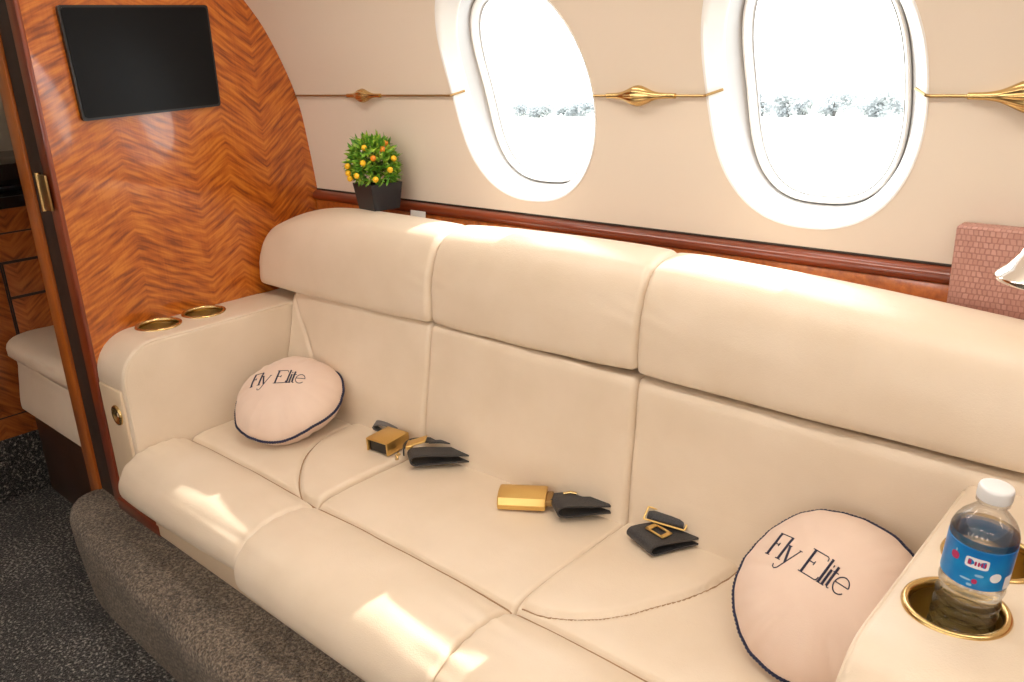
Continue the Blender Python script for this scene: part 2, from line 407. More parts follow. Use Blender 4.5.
# raised carpeted side ledge beside the aisle (the sofa stands on it)
top = catmull([(-.01, .74), (-.045, .69), (-.052, .648), (-.042, .606), (.0, .575), (.08, .555), (.2, .544), (.5, .524), (1.2, .505), (3.48, .50)], 120, False)
bot = catmull([(-.01, .74), (-.04, .70), (-.048, .66), (-.036, .618), (.0, .588), (.08, .566), (.2, .556), (.5, .552), (1.2, .540), (3.48, .53)], 120, False)
rows = []
for (s, zz, ins) in ((0, .018, 0), (.3, .08, -.003), (.7, .165, -.006), (.9, .208, -.005), (.97, .224, .001), (1.0, .235, .012), (1.0, .240, .030)):
    q = bot * (1 - s) + top * s
    t = np.gradient(q, axis=0); t /= np.linalg.norm(t, axis=1)[:, None]; nn = np.stack([-t[:, 1], t[:, 0]], 1)
    q = q + nn * ins
    rows.append([(p[0], p[1], zz) for p in q])
rows.append([(max(p[0], .0), 1.33, .240) for p in rows[-1]])
v = [p for r in rows for p in r]; n = 120
f = [(i * n + k, i * n + k + 1, (i + 1) * n + k + 1, (i + 1) * n + k) for i in range(len(rows) - 1) for k in range(n - 1)]
tag(MB().add(v, f).build('floor_ledge', M['carpet_step'], angle=60), kind='structure')

# bulkhead: veneered face, its own inner edge strips
def bx(y): return .107 - (y - .66) * .055
bo = [(.668, .24), (.668, 1.74)] + [(float(p[0]) + .004, float(p[1])) for p in WPROF[::-1] if .668 < p[0] and .24 < p[1] < 1.745] + [(1.336, .24)]
tag(MB().prism(bo, lambda p: (bx(p[0]), p[0], p[1]), lambda p: (-.08, p[0], p[1])).build('wall_bulkhead', M['veneer'], angle=20), kind='structure')
tag(MB().box((.062, .6585, .24), (.1085, .6690, 1.74), .004, 4).build('trim_1', M['red_wood_v']), kind='structure')
tag(MB().box((-.034, .6655, .24), (.064, .6690, 1.74), .0008).build('trim_2', M['recess']), kind='structure')
tag(MB().box((-.086, .6585, .20), (-.024, .6690, 1.74), .003).build('trim_3', M['orange_wood_v']), kind='structure')

# wood moulding and ledge under the windows
mp_ = [(1.336, .8935), (1.326, .892), (1.319, .887), (1.316, .879), (1.318, .872), (1.324, .868), (1.336, .8675)]
tag(MB().prism(mp_, lambda p: (.07, p[0], p[1]), lambda p: (X1, p[0], p[1])).build('trim_4', M['red_wood'], angle=50), kind='structure')
tag(MB().box((.06, 1.333, .893), (X1, 1.3375, .8975), .001).build('trim_5', M['recess']), kind='structure')
tag(MB().box((.075, 1.322, .26), (X1, 1.336, .869), .002).build('trim_6', M['ledge_veneer']), kind='structure')
tag(MB().box((.075, 1.278, .26), (X1, 1.323, .838), .004).build('trim_7', M['ledge_veneer']), kind='structure')

# ------------------------------------------------------------------ sofa
sofa = thing('sofa', 'long cream leather three-seat sofa under the windows, with an armrest at each end', 'sofa', (1.0, .9, .24))
def skew(x): return np.clip((x - .73) / .515, -1.2, 1.6)

# --- seats
SEAT = catmull([(1.16, .408), (1.08, .412), (1.0, .415), (.92, .416), (.85, .415), (.805, .413), (.79, .411), (.775, .414), (.74, .421), (.69, .420), (.648, .411), (.620, .393), (.605, .367), (.601, .342),
                (.604, .321), (.614, .304), (.632, .295), (.66, .292), (.75, .292), (.85, .292), (1.0, .292), (1.15, .294), (1.17, .32), (1.17, .38)], 350)
ARC_L = [(.726, .790), (.700, .788), (.672, .796), (.646, .811), (.622, .828), (.598, .848), (.572, .872), (.551, .896), (.530, .930), (.514, .965), (.506, 1.0), (.503, 1.04), (.504, 1.10)]
ARC_R = [(1.256, .802), (1.280, .803), (1.305, .808), (1.335, .822), (1.371, .849), (1.400, .885), (1.424, .931), (1.447, .975), (1.462, 1.014), (1.469, 1.06), (1.471, 1.12)]
from mathutils.bvhtree import BVHTree
def seat(x0, x1, arc, corner, dy=0, lo0=.92, lo1=.92):
    def disp(X, Y, Z, NY, NZ):
        topm = np.clip((NZ - .2) / .4, 0, 1)
        d = -.0075 * np.exp(-((Y - .790) / .0042) ** 2) * topm
        d += -.004 * np.exp(-((Y - .790) / .016) ** 2) * topm
        u = (X - x0) / (x1 - x0); d += .006 * np.clip(4 * u * (1 - u), 0, 1) ** .6 - .003     # crowned across
        d += .004 * np.sin(np.clip((.79 - Y) / .19, 0, 1) * PI) * topm
        d += wav(X, Y, int(x0 * 100), .0016, 34) * topm
        # creases gathering towards the joints on the roll
        g = np.exp(-np.minimum(X - x0, x1 - X) / .05)
        d += g * .0012 * np.sin(Y * 210 + 8 * X) * (Y < .78)
        if arc is not None:
            m = topm * (Y > .78)
            dist = dist_poly(X, Y, arc); d += -.0065 * np.exp(-(dist / .0042) ** 2) * m
            poly = arc + ([(x1 + .01, 1.2), (x1 + .01, .79)] if corner > 0 else [(x0 - .01, 1.2), (x0 - .01, .79)])
            ins = inside(X, Y, poly); d += np.where(ins, .008 * (1 - np.exp(-dist / .014)), 0) * m
        return d
    mb = sweep(SEAT, x0, x1, int((x1 - x0) / .0042), disp, .011, .011, lambda X, Y, Z: (X, Y + dy * np.clip((.79 - Y) / .12, 0, 1), np.where(Z < .40, .40 + (Z - .40) * (lo0 + (lo1 - lo0) * (X - x0) / (x1 - x0)), Z)))
    c = mb.build('seat_cushion', M['leather'], sofa, angle=70)
    # the stitched seams show as thin darker lines down in the grooves
    bv = BVHTree.FromPolygons([Vector(p) for p in mb.v], mb.f)
    def drop(x, y):
        h = bv.ray_cast(Vector((x, y, .6)), Vector((0, 0, -1)))[0]; return (x, y, (h.z if h else .405) + .0007)
    s = MB().tube([drop(x, .790) for x in np.linspace(x0 + .004, x1 - .004, 60)], .0013, 6)
    if arc is not None:
        a = catmull(arc, 90, False); s.tube([drop(p[0], p[1]) for p in a if x0 + .003 < p[0] < x1 - .003], .0012, 6)
    s.build('seam_stitching', M['seam'], c)
seat(.2335, .733, ARC_L, 1, .008, .88, .66)
seat(.733, 1.248, None, 0, -.004)
seat(1.248, 1.772, ARC_R, -1)

# --- lower backs
BACK = catmull([(1.066, .385), (1.068, .43), (1.077, .48), (1.089, .54), (1.101, .60), (1.111, .655), (1.118, .680), (1.130, .6885), (1.165, .688), (1.21, .688), (1.255, .684), (1.265, .65), (1.265, .5), (1.262, .39), (1.20, .375), (1.12, .375)], 240)
def back(x0, x1, arc, r1=.012):
    def disp(X, Y, Z, NY, NZ):
        fr = np.clip((-NY - .2) / .4, 0, 1)
        u = (X - x0) / (x1 - x0); d = (.009 * np.clip(4 * u * (1 - u), 0, 1) ** .6 - .003) * fr
        d += wav(X, Z, int(x1 * 90), .0022, 26) * fr
        d += -.006 * np.exp(-((Z - .415) / .05) ** 2) * fr
        if arc is not None: d += -.006 * np.exp(-(dist_poly(X, Z, arc) / .0042) ** 2) * fr
        return d
    def warp(X, Y, Z): s = skew(X); return X, Y + (.019 - .013 * np.clip((Z - .50) / .17, 0, 1)) * s, Z - .004 * s
    c = sweep(BACK, x0, x1, int((x1 - x0) / .0045), disp, .011, r1, warp).build('backrest', M['leather'], sofa, angle=70)
back(.2345, .733, [(.232, .690), (.258, .655), (.283, .618), (.315, .583), (.343, .545), (.364, .50), (.374, .45), (.374, .40)])
back(.733, 1.248, None)
back(1.248, 1.97, None)

# --- head rolls
HEAD = catmull([(1.128, .6905), (1.117, .702), (1.118, .74), (1.124, .785), (1.138, .83), (1.160, .862), (1.188, .875), (1.222, .881), (1.248, .877), (1.262, .862), (1.266, .83), (1.264, .75), (1.260, .70), (1.24, .690), (1.18, .688)], 260)
def head(x0, x1, dz=0, round_left=0, dy=0, r0=.012, r1=.014):
    def disp(X, Y, Z, NY, NZ):
        fr = np.clip((-NY - .1) / .5, 0, 1)
        u = (X - x0) / (x1 - x0); d = (.008 * np.clip(4 * u * (1 - u), 0, 1) ** .5 - .002) * np.clip(fr + np.clip(NZ, 0, 1), 0, 1)
        g = np.exp(-np.minimum(X - x0, x1 - X) / .035)
        d += wav(X, Z, int(x0 * 70) + 3, .0016, 28) * fr + g * .0006 * np.sin(X * 60 + Z * 120 + 3 * np.sin(Z * 40)) * fr
        return d
    def warp(X, Y, Z):
        s = skew(X)
        if round_left:
            d = X - x0; u = np.clip(d / round_left, 0, 1); k = np.sqrt(np.maximum(1 - (1 - np.clip(d / .05, 0, 1)) ** 2, 0))
            hz = (.68 + .32 * (1 - (1 - u) ** 2.6)) * (.80 + .20 * k); Z = .69 + (Z - .69) * np.where(Z > .69, hz, 1)
            Y = 1.275 - (1.275 - Y) * (.80 + .20 * k)
        return X, Y + np.where(s > 0, .003, .012) * s + dy, Z + .006 * np.clip(s, 0, 1) - .040 * np.clip((X - 1.28) / .60, 0, 1) ** 1.15 * np.clip((Z - .69) / .19, 0, 1) + dz
    return sweep(HEAD, x0, x1, int((x1 - x0) / .0045), disp, r0, r1, warp).build('headrest', M['leather'], sofa, angle=70)
head(.088, .735, .000, .34, -.004)
head(.735, 1.249, 0)
head(1.249, 1.97, -.002, 0, -.002)
# dark gap line under the head rolls
MB().box((.235, 1.150, .40), (1.90, 1.262, .683), .004).build('back_frame', M['leather_base'], sofa)

# --- armrests
def arm(x0, x1, inner, cups):
    r = .085; top_ = .658; fy = .668
    pts = [(fy, .245)] + [(fy, z) for z in (.30, .40, .50, top_ - r)]
    for a in np.linspace(0, PI / 2, 9)[1:]: pts.append((fy + r - r * math.cos(a), top_ - r + r * math.sin(a)))
    pts += [(y, top_) for y in (.82, .9, 1.0, 1.1, 1.2)] + [(1.245, top_ - .02), (1.25, .5), (1.25, .3), (1.25, .245), (1.1, .242), (.9, .242), (.75, .242)]
    P = np.array(pts)
    q = np.vstack([P, P[:1]]); L = np.concatenate([[0], np.cumsum(np.linalg.norm(np.diff(q, axis=0), axis=1))]); s = np.linspace(0, L[-1], 220, endpoint=False)
    loop = np.stack([np.interp(s, L, q[:, 0]), np.interp(s, L, q[:, 1])], 1)
    def disp(X, Y, Z, NY, NZ):
        u = (X - x0) / (x1 - x0); return .004 * np.clip(4 * u * (1 - u), 0, 1) + wav(X * 1.0, Y + Z, int(x0 * 50) + 5, .0009, 40)
    a = sweep(loop, x0, x1, 44, disp, .010, .010).build('armrest', M['leather'], sofa, angle=70)
    cut(a, [MB().lathe([(.0445, -.075), (.0445, .03)], 48, Matrix.Translation((cx, cy, top_))) for (cx, cy) in cups])
    # piping along both upper edges
    edge = [p for p in loop if p[1] > .42 and p[0] < 1.1]
    for xe, off in ((x0 + .0030, 0), (x1 - .0030, 0)):
        pp = MB().tube([(xe, p[0] + (.0040 if p[0] < fy + r else 0) * (1 if p[1] < top_ - .01 else .3), p[1] - .0028) for p in edge], .0026, 8).build('piping', M['leather'], a)
    for (cx, cy) in cups:
        z = top_ + .004
        T = Matrix.Translation((cx, cy, z))
        cup = MB().lathe([(.0515, -.003), (.0520, -.0005), (.0505, .0025), (.0475, .0035), (.0448, .0022), (.0438, -.001), (.0434, -.006), (.0440, -.0065)], 64, T, caps=False).build('cup_holder', M['brass'], a, angle=60)
        MB().lathe([(.0436, -.0055), (.0424, -.0675), (.040, -.0695), (.0002, -.0700)], 64, T, caps=False).build('cup_well', M['well'], cup, angle=60)
    return a
armL = arm(.088, .234, 1, [(.146, .806), (.140, .922)])
armR = arm(1.772, 1.925, -1, [(1.838, .832), (1.842, .952)])
# lower front panels of the arms with their round brass plug
for (xa, xb, px) in ((.112, .222, .188), (1.785, 1.91, 1.83)):
    p = MB().box((xa, .661, .245), (xb, .680, .560), .005, 3).build('armrest_panel', M['leather_base'], sofa)
    T = Matrix.Translation((px, .6605, .497)) @ Matrix.Rotation(PI / 2, 4, 'X')
    MB().lathe([(.0235, -.002), (.024, .001), (.0225, .004), (.019, .005), (.016, .0025), (.008, -.0002), (.0002, -.001)], 40, T).build('brass_plug', M['brass'], p, angle=60)
# base under the seats
MB().box((.30, .650, .2405), (1.92, 1.25, .352), .006).build('sofa_base', M['leather_base'], sofa)
MB().box((.110, .648, .2405), (.316, .70, .268), .003).build('wood_plinth', M['red_wood'], sofa)

# ------------------------------------------------------------------ screen, hinge
mon = thing('wall_screen', 'black flat screen mounted on the orange wood bulkhead', 'screen', (.09, .92, 1.24))
def bpt(y, z, d): return (bx(y) + d, y, z)
oc = [(.735, 1.350), (1.075, 1.355), (1.072, 1.131), (.742, 1.122)]
def rquad(c, r, n=6):
    o = []; m = len(c)
    for i in range(m):
        p = Vector(c[i]); a = (Vector(c[i - 1]) - p).normalized(); b = (Vector(c[(i + 1) % m]) - p).normalized()
        for k in range(n + 1):
            t = k / n; p0 = p + a * r; p1 = p + b * r
            o.append(tuple(p0 * (1 - t) ** 2 + p * 2 * t * (1 - t) + p1 * t * t))
    return o
q = rquad(oc, .008)
MB().prism(q, lambda p: bpt(p[0], p[1], 0), lambda p: bpt(p[0], p[1], .011)).build('bezel', M['black'], mon, angle=30)
cy = sum(p[0] for p in oc) / 4; cz = sum(p[1] for p in oc) / 4
q2 = [(cy + (p[0] - cy) * .97, cz + (p[1] - cz) * .955) for p in q]
MB().prism(q2, lambda p: bpt(p[0], p[1], .010), lambda p: bpt(p[0], p[1], .0125)).build('display_panel', M['screen'], mon, angle=30)
hg = thing('hinge', 'small brass hinge on the edge of the wood bulkhead', 'hinge', (.06, .65, .98))
MB().box((.055, .6485, .945), (.095, .6535, 1.020), .001).build('hinge_leaf', M['brass_dark'], hg)
MB().tube([(.05, .652, z) for z in (.942, .96, .98, 1.0, 1.023)], .0065, 12).build('hinge_knuckle', M['brass'], hg)
MB().box((.015, .660, .948), (.048, .667, 1.018), .001).build('hinge_leaf', M['brass_dark'], hg)

# ------------------------------------------------------------------ brass rails with ribbed spindles
def rail(label, xa, xb, xs, ca, cb, half, r):
    z = 1.141; y = wy(z) - .004
    t = thing('wall_rail', label, 'wall rail', (xs, y, z), 'brass rails between the windows')
    pts = []
    if ca: pts += [(xa - .026, wy(z) + .016, z + .009), (xa - .005, y - .003, z + .001)]
    pts += [(xa, y, z), (xb, y, z)]
    if cb: pts += [(xb + .005, y - .003, z + .001), (xb + .024, wy(z) + .016, z + .009)]
    m = MB()
    for a, b in zip(pts[:-1], pts[1:]): m.tube([a, b], .0023, 8)
    m.build('rail_bar', M['brass_dark'], t)
    m = MB(); prof = []
    for k in range(61):
        s = k / 60; u = abs(s - .47) / .5
        rr = .0045 + (r - .0045) * math.exp(-(u / .50) ** 2 * 1.6)
        prof.append((max(rr, .004), (s - .5) * 2 * half))
    T = Matrix.Translation((xs, y - .002, z)) @ Matrix.Rotation(PI / 2, 4, 'Y')
    n = 48; v = []; f = []
    for (rr, zz) in prof:
        for kk in range(n):
            a = 2 * PI * kk / n; amp = max(0, (rr - .0075)) * .16
            q = rr + amp * math.cos(a * 12)
            v.append(T @ Vector((q * math.cos(a), q * math.sin(a), zz)))
    for i in range(len(prof) - 1):
        for kk in range(n): f.append((i * n + kk, i * n + (kk + 1) % n, (i + 1) * n + (kk + 1) % n, (i + 1) * n + kk))
    f += [tuple(range(n))[::-1], tuple((len(prof) - 1) * n + kk for kk in range(n))]
    m.add(v, f).build('ribbed_spindle', M['brass'], t, angle=80)
rail('thin brass wall rail with spindle above the small potted plant', .075, .652, .358, False, True, .062, .015)
rail('brass wall rail with spindle between the two windows', 1.032, 1.262, 1.136, False, True, .072, .0165)
rail('brass wall rail with thick spindle above the pink embossed box', 1.618, 1.92, 1.752, True, False, .085, .021)

# brass strips let into the ledge
for (xa, xb, lab) in ((.742, .835, 'thin brass strip let into the wood ledge near the potted plant'), (1.262, 1.345, 'thin brass strip let into the wood ledge near the pink box')):
    t = thing('ledge_hinge', lab, 'brass strip', ((xa + xb) / 2, 1.32, .85), 'brass strips in the ledge')
    MB().box((xa, 1.3195, .843), (xb, 1.3222, .858), .0006).build('hinge_plate', M['brass'], t)
    MB().tube([(xa, 1.3195, .8595), (xb, 1.3195, .8595)], .0018, 8).build('hinge_pin', M['brass_dark'], t)

# ------------------------------------------------------------------ plant on the ledge
pc = Vector((.428, 1.256, .8855))
pl = thing('potted_plant', 'small green artificial plant with yellow and orange fruit in a black pot', 'plant', pc)
RZ = Matrix.Rotation(math.radians(-8), 4, 'Z')
b = MB(); sq = lambda h, z: [Matrix.Translation(pc) @ RZ @ Vector((x * h, y * h, z)) for (x, y) in ((-1, -1), (1, -1), (1, 1), (-1, 1))]
lv = [(.034, .0), (.035, .002), (.042, .059), (.042, .062), (.038, .062), (.037, .052)]
v = [p for (h, z) in lv for p in sq(h, z)]; f = [(i * 4 + k, i * 4 + (k + 1) % 4, (i + 1) * 4 + (k + 1) % 4, (i + 1) * 4 + k) for i in range(5) for k in range(4)] + [(3, 2, 1, 0), (20, 21, 22, 23)]
b.add(v, f).build('pot', M['pot'], pl, angle=20)
cc = pc + Vector((-.004, -.004, .103)); R = .069
g = random.Random(3); lm = MB(); stems = MB()
def leaf(mb, base, d, L, w, curl):
    d = d.normalized(); sd = d.cross(Vector((g.uniform(-1, 1), g.uniform(-1, 1), g.uniform(-1, 1)))).normalized(); nn = sd.cross(d)
    v = []; prof = [(0, .12), (.25, .8), (.5, 1), (.75, .72), (1, .04)]
    for (s, ww) in prof:
        c = base + d * (L * s) + nn * (curl * L * s * s)
        v += [c - sd * (w * ww) + nn * (.15 * w), c, c + sd * (w * ww) + nn * (.15 * w)]
    f = [(i * 3 + k, i * 3 + k + 1, (i + 1) * 3 + k + 1, (i + 1) * 3 + k) for i in range(4) for k in range(2)]
    mb.add(v, f)
for i in range(150):
    zz = 1 - 2 * (i + .5) / 150; a = i * 2.39996; rr = math.sqrt(1 - zz * zz); d = Vector((rr * math.cos(a), rr * math.sin(a), zz))
    if d.z < -.62: continue
    tip = cc + Vector((d.x * R, d.y * R * .8, d.z * R)) * g.uniform(.66, .84)
    stems.tube([cc + Vector((0, 0, -.035)), cc + d * .02, tip], .0009, 4)
    for k in range(7):
        dd = (d * .8 + Vector((g.gauss(0, .62), g.gauss(0, .62), g.gauss(.12, .62)))).normalized()
        leaf(lm, tip, dd, g.uniform(.017, .029), g.uniform(.0024, .0040), g.uniform(-.25, .25))
lm.build('foliage', M['leaf'], pl, angle=80); stems.tube([pc + Vector((0, 0, .046)), cc], .004, 6)
stems.build('stem', plain('stem_green', lin(70, 96, 40), .6), pl)
camdir = (Vector((2, 0, 1.22)) - cc).normalized(); cr = Vector((.743, .668, -.04)); cu = Vector((-.189, .267, .945))
# fruit positions as seen across the crown: (right, up) in crown radii, colour
for (a, u, o) in ((-.30, .55, 0), (-.34, .04, 0), (.0, .20, 1), (.30, .50, 1), (.40, .72, 1), (.68, .20, 0), (.56, -.18, 0), (.08, -.50, 0), (-.86, -.06, 0), (-.84, -.30, 0), (-.78, -.48, 0), (-.55, -.38, 0)):
    rr = min(a * a + u * u, .97); p = cc + (cr * a + cu * u) * (R * 1.0) + camdir * (R * .95 * math.sqrt(1 - rr))
    p.y = min(p.y, 1.318)
    MB().lathe([(.0001, -.0067), (.0032, -.0060), (.0058, -.0032), (.0069, 0), (.0063, .0034), (.0037, .0063), (.0001, .0071)], 14, Matrix.Translation(p)).build('fruit', M['orange'] if o else M['yellow'], pl)
cd = MB().box((-.026, -.0008, 0), (.026, .0008, .040), .0004, 1, Matrix.Translation((.508, 1.300, .8390)) @ Matrix.Rotation(-.15, 4, 'X')).build('card', M['card'])
tag(cd, 'small white card leaning on the ledge beside the potted plant', 'card')

# ------------------------------------------------------------------ pillows
def letters():
    T, N = .040, .095
    S = [([(0, 0), (0, 1)], N), ([(-.10, 0), (.10, 0)], T), ([(-.08, 1), (.46, 1), (.52, .96), (.54, .86)], T), ([(0, .53), (.20, .53)], T), ([(.20, .60), (.20, .46)], T),
         ([(.54, 0), (.54, 1)], N), ([(.42, 0), (.64, 0)], T),
         ([(.66, .66), (.88, .0)], N), ([(1.16, .66), (.88, .0), (.74, -.30), (.64, -.38), (.54, -.34), (.52, -.24)], T), ([(.58, .66), (.74, .66)], T), ([(1.10, .66), (1.22, .66)], T),
         ([(1.62, 0), (1.62, 1)], N), ([(1.50, 1), (2.14, 1), (2.20, .95), (2.22, .84)], T), ([(1.50, 0), (2.22, 0), (2.27, .06), (2.28, .16)], T), ([(1.62, .52), (1.86, .52)], T), ([(1.86, .60), (1.86, .44)], T),
         ([(2.36, 0), (2.36, 1)], N), ([(2.28, 0), (2.44, 0)], T), ([(2.30, 1), (2.36, 1)], T),
         ([(2.52, 0), (2.52, .64)], N), ([(2.44, 0), (2.60, 0)], T), ([(2.505, .80), (2.535, .80)], N),
         ([(2.68, .05), (2.68, .86)], N), ([(2.60, .64), (2.82, .64)], T), ([(2.68, .05), (2.74, 0), (2.80, .02)], T)]
    e = [(2.86, .36), (3.38, .36)]; S.append((e, T))
    arc = [(3.11 + .27 * math.cos(a), .33 + .33 * math.sin(a)) for a in np.linspace(.1, 2 * PI - .75, 26)]
    S.append((arc, .045))
    return S

def pillow(label, c, n, right, txt, seed, squash=1.0):
    n = Vector(n).normalized(); right = Vector(right); right = (right - n * right.dot(n)).normalized(); up = n.cross(right)
    rot = Matrix((right, up, n)).transposed()
    t = thing('round_pillow', label, 'pillow', c, 'round pillows on the sofa', rot)
    R_ = .1255; H = .066; rg = np.random.RandomState(seed); ph = rg.uniform(0, 6, 8)
    def ripple(a): return sum(math.sin(a * k + ph[i]) for i, k in enumerate((9, 13, 17, 23, 29))) / 5
    def rim(a): return R_ * (1 + .012 * math.sin(3 * a + ph[5]) + .008 * ripple(a))
    def hgt(r, a, s):
        q = min(r / R_, 1); base = H * max(1 - q ** 2.5, 0) ** .6
        return s * base * (1 + .07 * ripple(a) * max(0, q - .45) * 1.8) + .004 * math.sin(5 * a + ph[6]) * q ** 3
    NA, NR = 168, 40
    def side(s):
        v = [(0, 0, hgt(0, 0, s))]; f = []
        for i in range(1, NR + 1):
            q = math.sin(i / NR * PI / 2)
            for k in range(NA):
                a = 2 * PI * k / NA; r = q * rim(a); v.append((r * math.cos(a), r * math.sin(a), hgt(q * R_, a, s)))
        for k in range(NA): f.append((0, 1 + k, 1 + (k + 1) % NA))
        for i in range(NR - 1):
            for k in range(NA): f.append((1 + i * NA + k, 1 + i * NA + (k + 1) % NA, 1 + (i + 1) * NA + (k + 1) % NA, 1 + (i + 1) * NA + k))
        return v, f
    m = MB(); m.add(*side(1)); m.add(*side(-1))
    b = m.build('pillow_cover', M['pillow'], t, local=True, angle=120)
    # twisted cord round the rim
    cord = MB(); NP = 420
    for ph2 in (0, PI):
        pts = []
        for k in range(NP):
            a = 2 * PI * k / NP; r = rim(a) + .0012; z = hgt(R_, a, 1); tw = a * 70 + ph2
            pts.append(((r + .0014 * math.cos(tw)) * math.cos(a), (r + .0014 * math.cos(tw)) * math.sin(a), z + .0014 * math.sin(tw)))
        cord.tube(pts, .0021, 6, True)
    cord.build('piping', M['navy'], t, local=True, angle=80)
    # embroidered words
    cap, x0, y0, ang = txt; m = MB()
    for pts, w in letters():
        fine = []
        for a, b2 in zip(pts[:-1], pts[1:]):
            k = max(2, int(math.hypot(b2[0] - a[0], b2[1] - a[1]) / .08) + 1)
            fine += [(a[0] + (b2[0] - a[0]) * j / k, a[1] + (b2[1] - a[1]) * j / k) for j in range(k)]
        fine.append(pts[-1]); out = []
        for (x, y) in fine:
            px = (x - 1.65) * cap * .93; py = (y - .4) * cap
            qx = x0 + px * math.cos(ang) - py * math.sin(ang); qy = y0 + px * math.sin(ang) + py * math.cos(ang)
            r = math.hypot(qx, qy); a = math.atan2(qy, qx)
            out.append((qx, qy, hgt(min(r, R_), a, 1) + .0004))
        m.tube(out, w * cap * .5, 6)
    m.build('lettering', M['thread'], t, local=True)
    return t
CR = Vector((.7429, .6683, -.0400)); CU = Vector((-.1890, .2667, .9451))
pillow('round pale pink pillow lying back beside the cup-holder armrest at the bulkhead', (.410, .956, .490), (.17, -.36, .92), CR * 1.0 - CU * .12, (.0400, -.006, .004, 0), 4)
pillow('round pale pink pillow propped against the armrest that holds the water bottle', (1.656, .984, .502), (.05, -.60, .80), CR * .74 - CU * .67, (.0370, -.028, .010, 0), 9)

# ------------------------------------------------------------------ seat belts
def rotbox(mb, c, d, yaw, bev, pitch=0, roll=0):
    m = Matrix.Translation(c) @ Matrix.Rotation(yaw, 4, 'Z') @ Matrix.Rotation(pitch, 4, 'Y') @ Matrix.Rotation(roll, 4, 'X')
    return mb.box([-q / 2 for q in d], [q / 2 for q in d], bev, 3, m)
GB = 'seat belts lying at the back of the sofa seats'
# 1: open gold buckle box
t = thing('seat_belt_buckle', 'open gold seat belt buckle with a black mouth, nearest the bulkhead pillow', 'seat belt buckle', (.655, 1.03, .424), GB)
TT = Matrix.Translation((.681, 1.018, .4400)) @ Matrix.Rotation(math.radians(6), 4, 'Z')
m = MB(); w, dp, h = .062, .069, .030
m.box((-w / 2, -dp / 2, h / 2 - .004), (w / 2, dp / 2, h / 2), .0018, 2, TT)
m.box((-w / 2, -dp / 2, -h / 2), (-w / 2 + .004, dp / 2, h / 2), .0015, 2, TT); m.box((w / 2 - .004, -dp / 2, -h / 2), (w / 2, dp / 2, h / 2), .0015, 2, TT)
m.box((-w / 2, dp / 2 - .004, -h / 2), (w / 2, dp / 2, h / 2), .0015, 2, TT); m.build('buckle_shell', M['gold'], t)
MB().box((-w / 2 + .004, -dp / 2 + .006, -h / 2), (w / 2 - .004, dp / 2 - .004, h / 2 - .004), .001, 1, TT).build('buckle_mouth', M['black'], t)
m = MB(); m.ribbon(catmull([(.62, 1.085, .425), (.603, 1.066, .429), (.592, 1.054, .438), (.598, 1.056, .447), (.625, 1.066, .449), (.66, 1.062, .444)], 24, False), (.55, -.75, 0), .030, .003); m.build('strap', M['grey_web'], t)
# 2: gold tongue on looped black webbing
def loop(m, tip, rear, w, wd, hgt=.020, sag=.3):
    """webbing folded back on itself: from rear, forward along the seat to tip and back over itself"""
    tip = Vector(tip); rear = Vector(rear); d = (rear - tip); L = d.length; d.normalize(); U = Vector((0, 0, 1)); r = hgt / 2
    pts = [rear, tip + d * L * .6 + U * .001, tip + d * L * .30]
    for k in range(9):
        a_ = -PI / 2 - PI * k / 8; pts.append(tip + d * (r + r * 1.15 * math.cos(a_)) + U * (r + r * math.sin(a_)))
    pts += [tip + d * L * .30 + U * (hgt * .98), tip + d * L * .6 + U * (hgt * .80), rear + U * hgt * .62]
    m.ribbon(catmull(pts, 60, False), wd, w, .0032)
t = thing('seat_belt_tongue', 'black webbing loop with a small gold tongue beside the open gold buckle', 'seat belt', (.79, 1.04, .424), GB)
m = MB(); loop(m, (.775, .998, .4275), (.862, 1.092, .4275), .040, (.80, -.55, 0), .021)
m.ribbon(catmull([(.734, 1.016, .427), (.731, 1.020, .440), (.738, 1.032, .450), (.752, 1.052, .450), (.775, 1.085, .444)], 24, False), (.72, -.62, 0), .022, .003)
m.ribbon(catmull([(.775, 1.055, .4515), (.80, 1.075, .4515), (.835, 1.096, .447)], 16, False), (.55, -.75, .1), .016, .0026)
m.build('strap', M['webbing'], t)
m = MB(); rotbox(m, (.758, 1.036, .455), (.040, .030, .004), math.radians(38), .0015, -.3); rotbox(m, (.746, 1.025, .447), (.014, .030, .010), math.radians(38), .002); m.build('tongue_plate', M['gold'], t)
MB().tube([(.752, .982, .432), (.748, .986, .438), (.750, .992, .443)], .0040, 8).build('adjuster_pin', M['brass'], t)
# 3: closed gold buckle
t = thing('seat_belt_buckle', 'closed shiny gold seat belt buckle with black strap on the middle seat', 'seat belt buckle', (1.07, 1.025, .424), GB)
TT = Matrix.Translation((1.066, 1.026, .4355)) @ Matrix.Rotation(math.radians(33), 4, 'Z')
sec = [(-.027, -.0135), (-.028, -.004), (-.022, .008), (-.004, .0135), (.018, .0130), (.026, .010), (.027, -.0135)]
v = []; f = []
xs = (-.048, -.046, -.02, 0, .02, .038, .042)
for i, x in enumerate(xs):
    k = .94 if i in (0, len(xs) - 1) else 1
    for (y, z) in sec: v.append(TT @ Vector((x, y * k, z * k)))
n = len(sec)
for i in range(len(xs) - 1):
    for k in range(n): f.append((i * n + k, i * n + (k + 1) % n, (i + 1) * n + (k + 1) % n, (i + 1) * n + k))
f += [tuple(range(n)), tuple((len(xs) - 1) * n + k for k in range(n))]
MB().add(v, f).build('buckle_shell', M['gold'], t, angle=28)
m = MB(); m.box((.038, -.020, -.008), (.054, .020, .003), .002, 2, TT); m.build('buckle_tail', M['brass_dark'], t)
m = MB(); m.ribbon(catmull([(1.105, 1.052, .435), (1.125, 1.068, .438), (1.15, 1.088, .438), (1.17, 1.106, .434)], 16, False), (.5, -.75, .1), .030, .003)
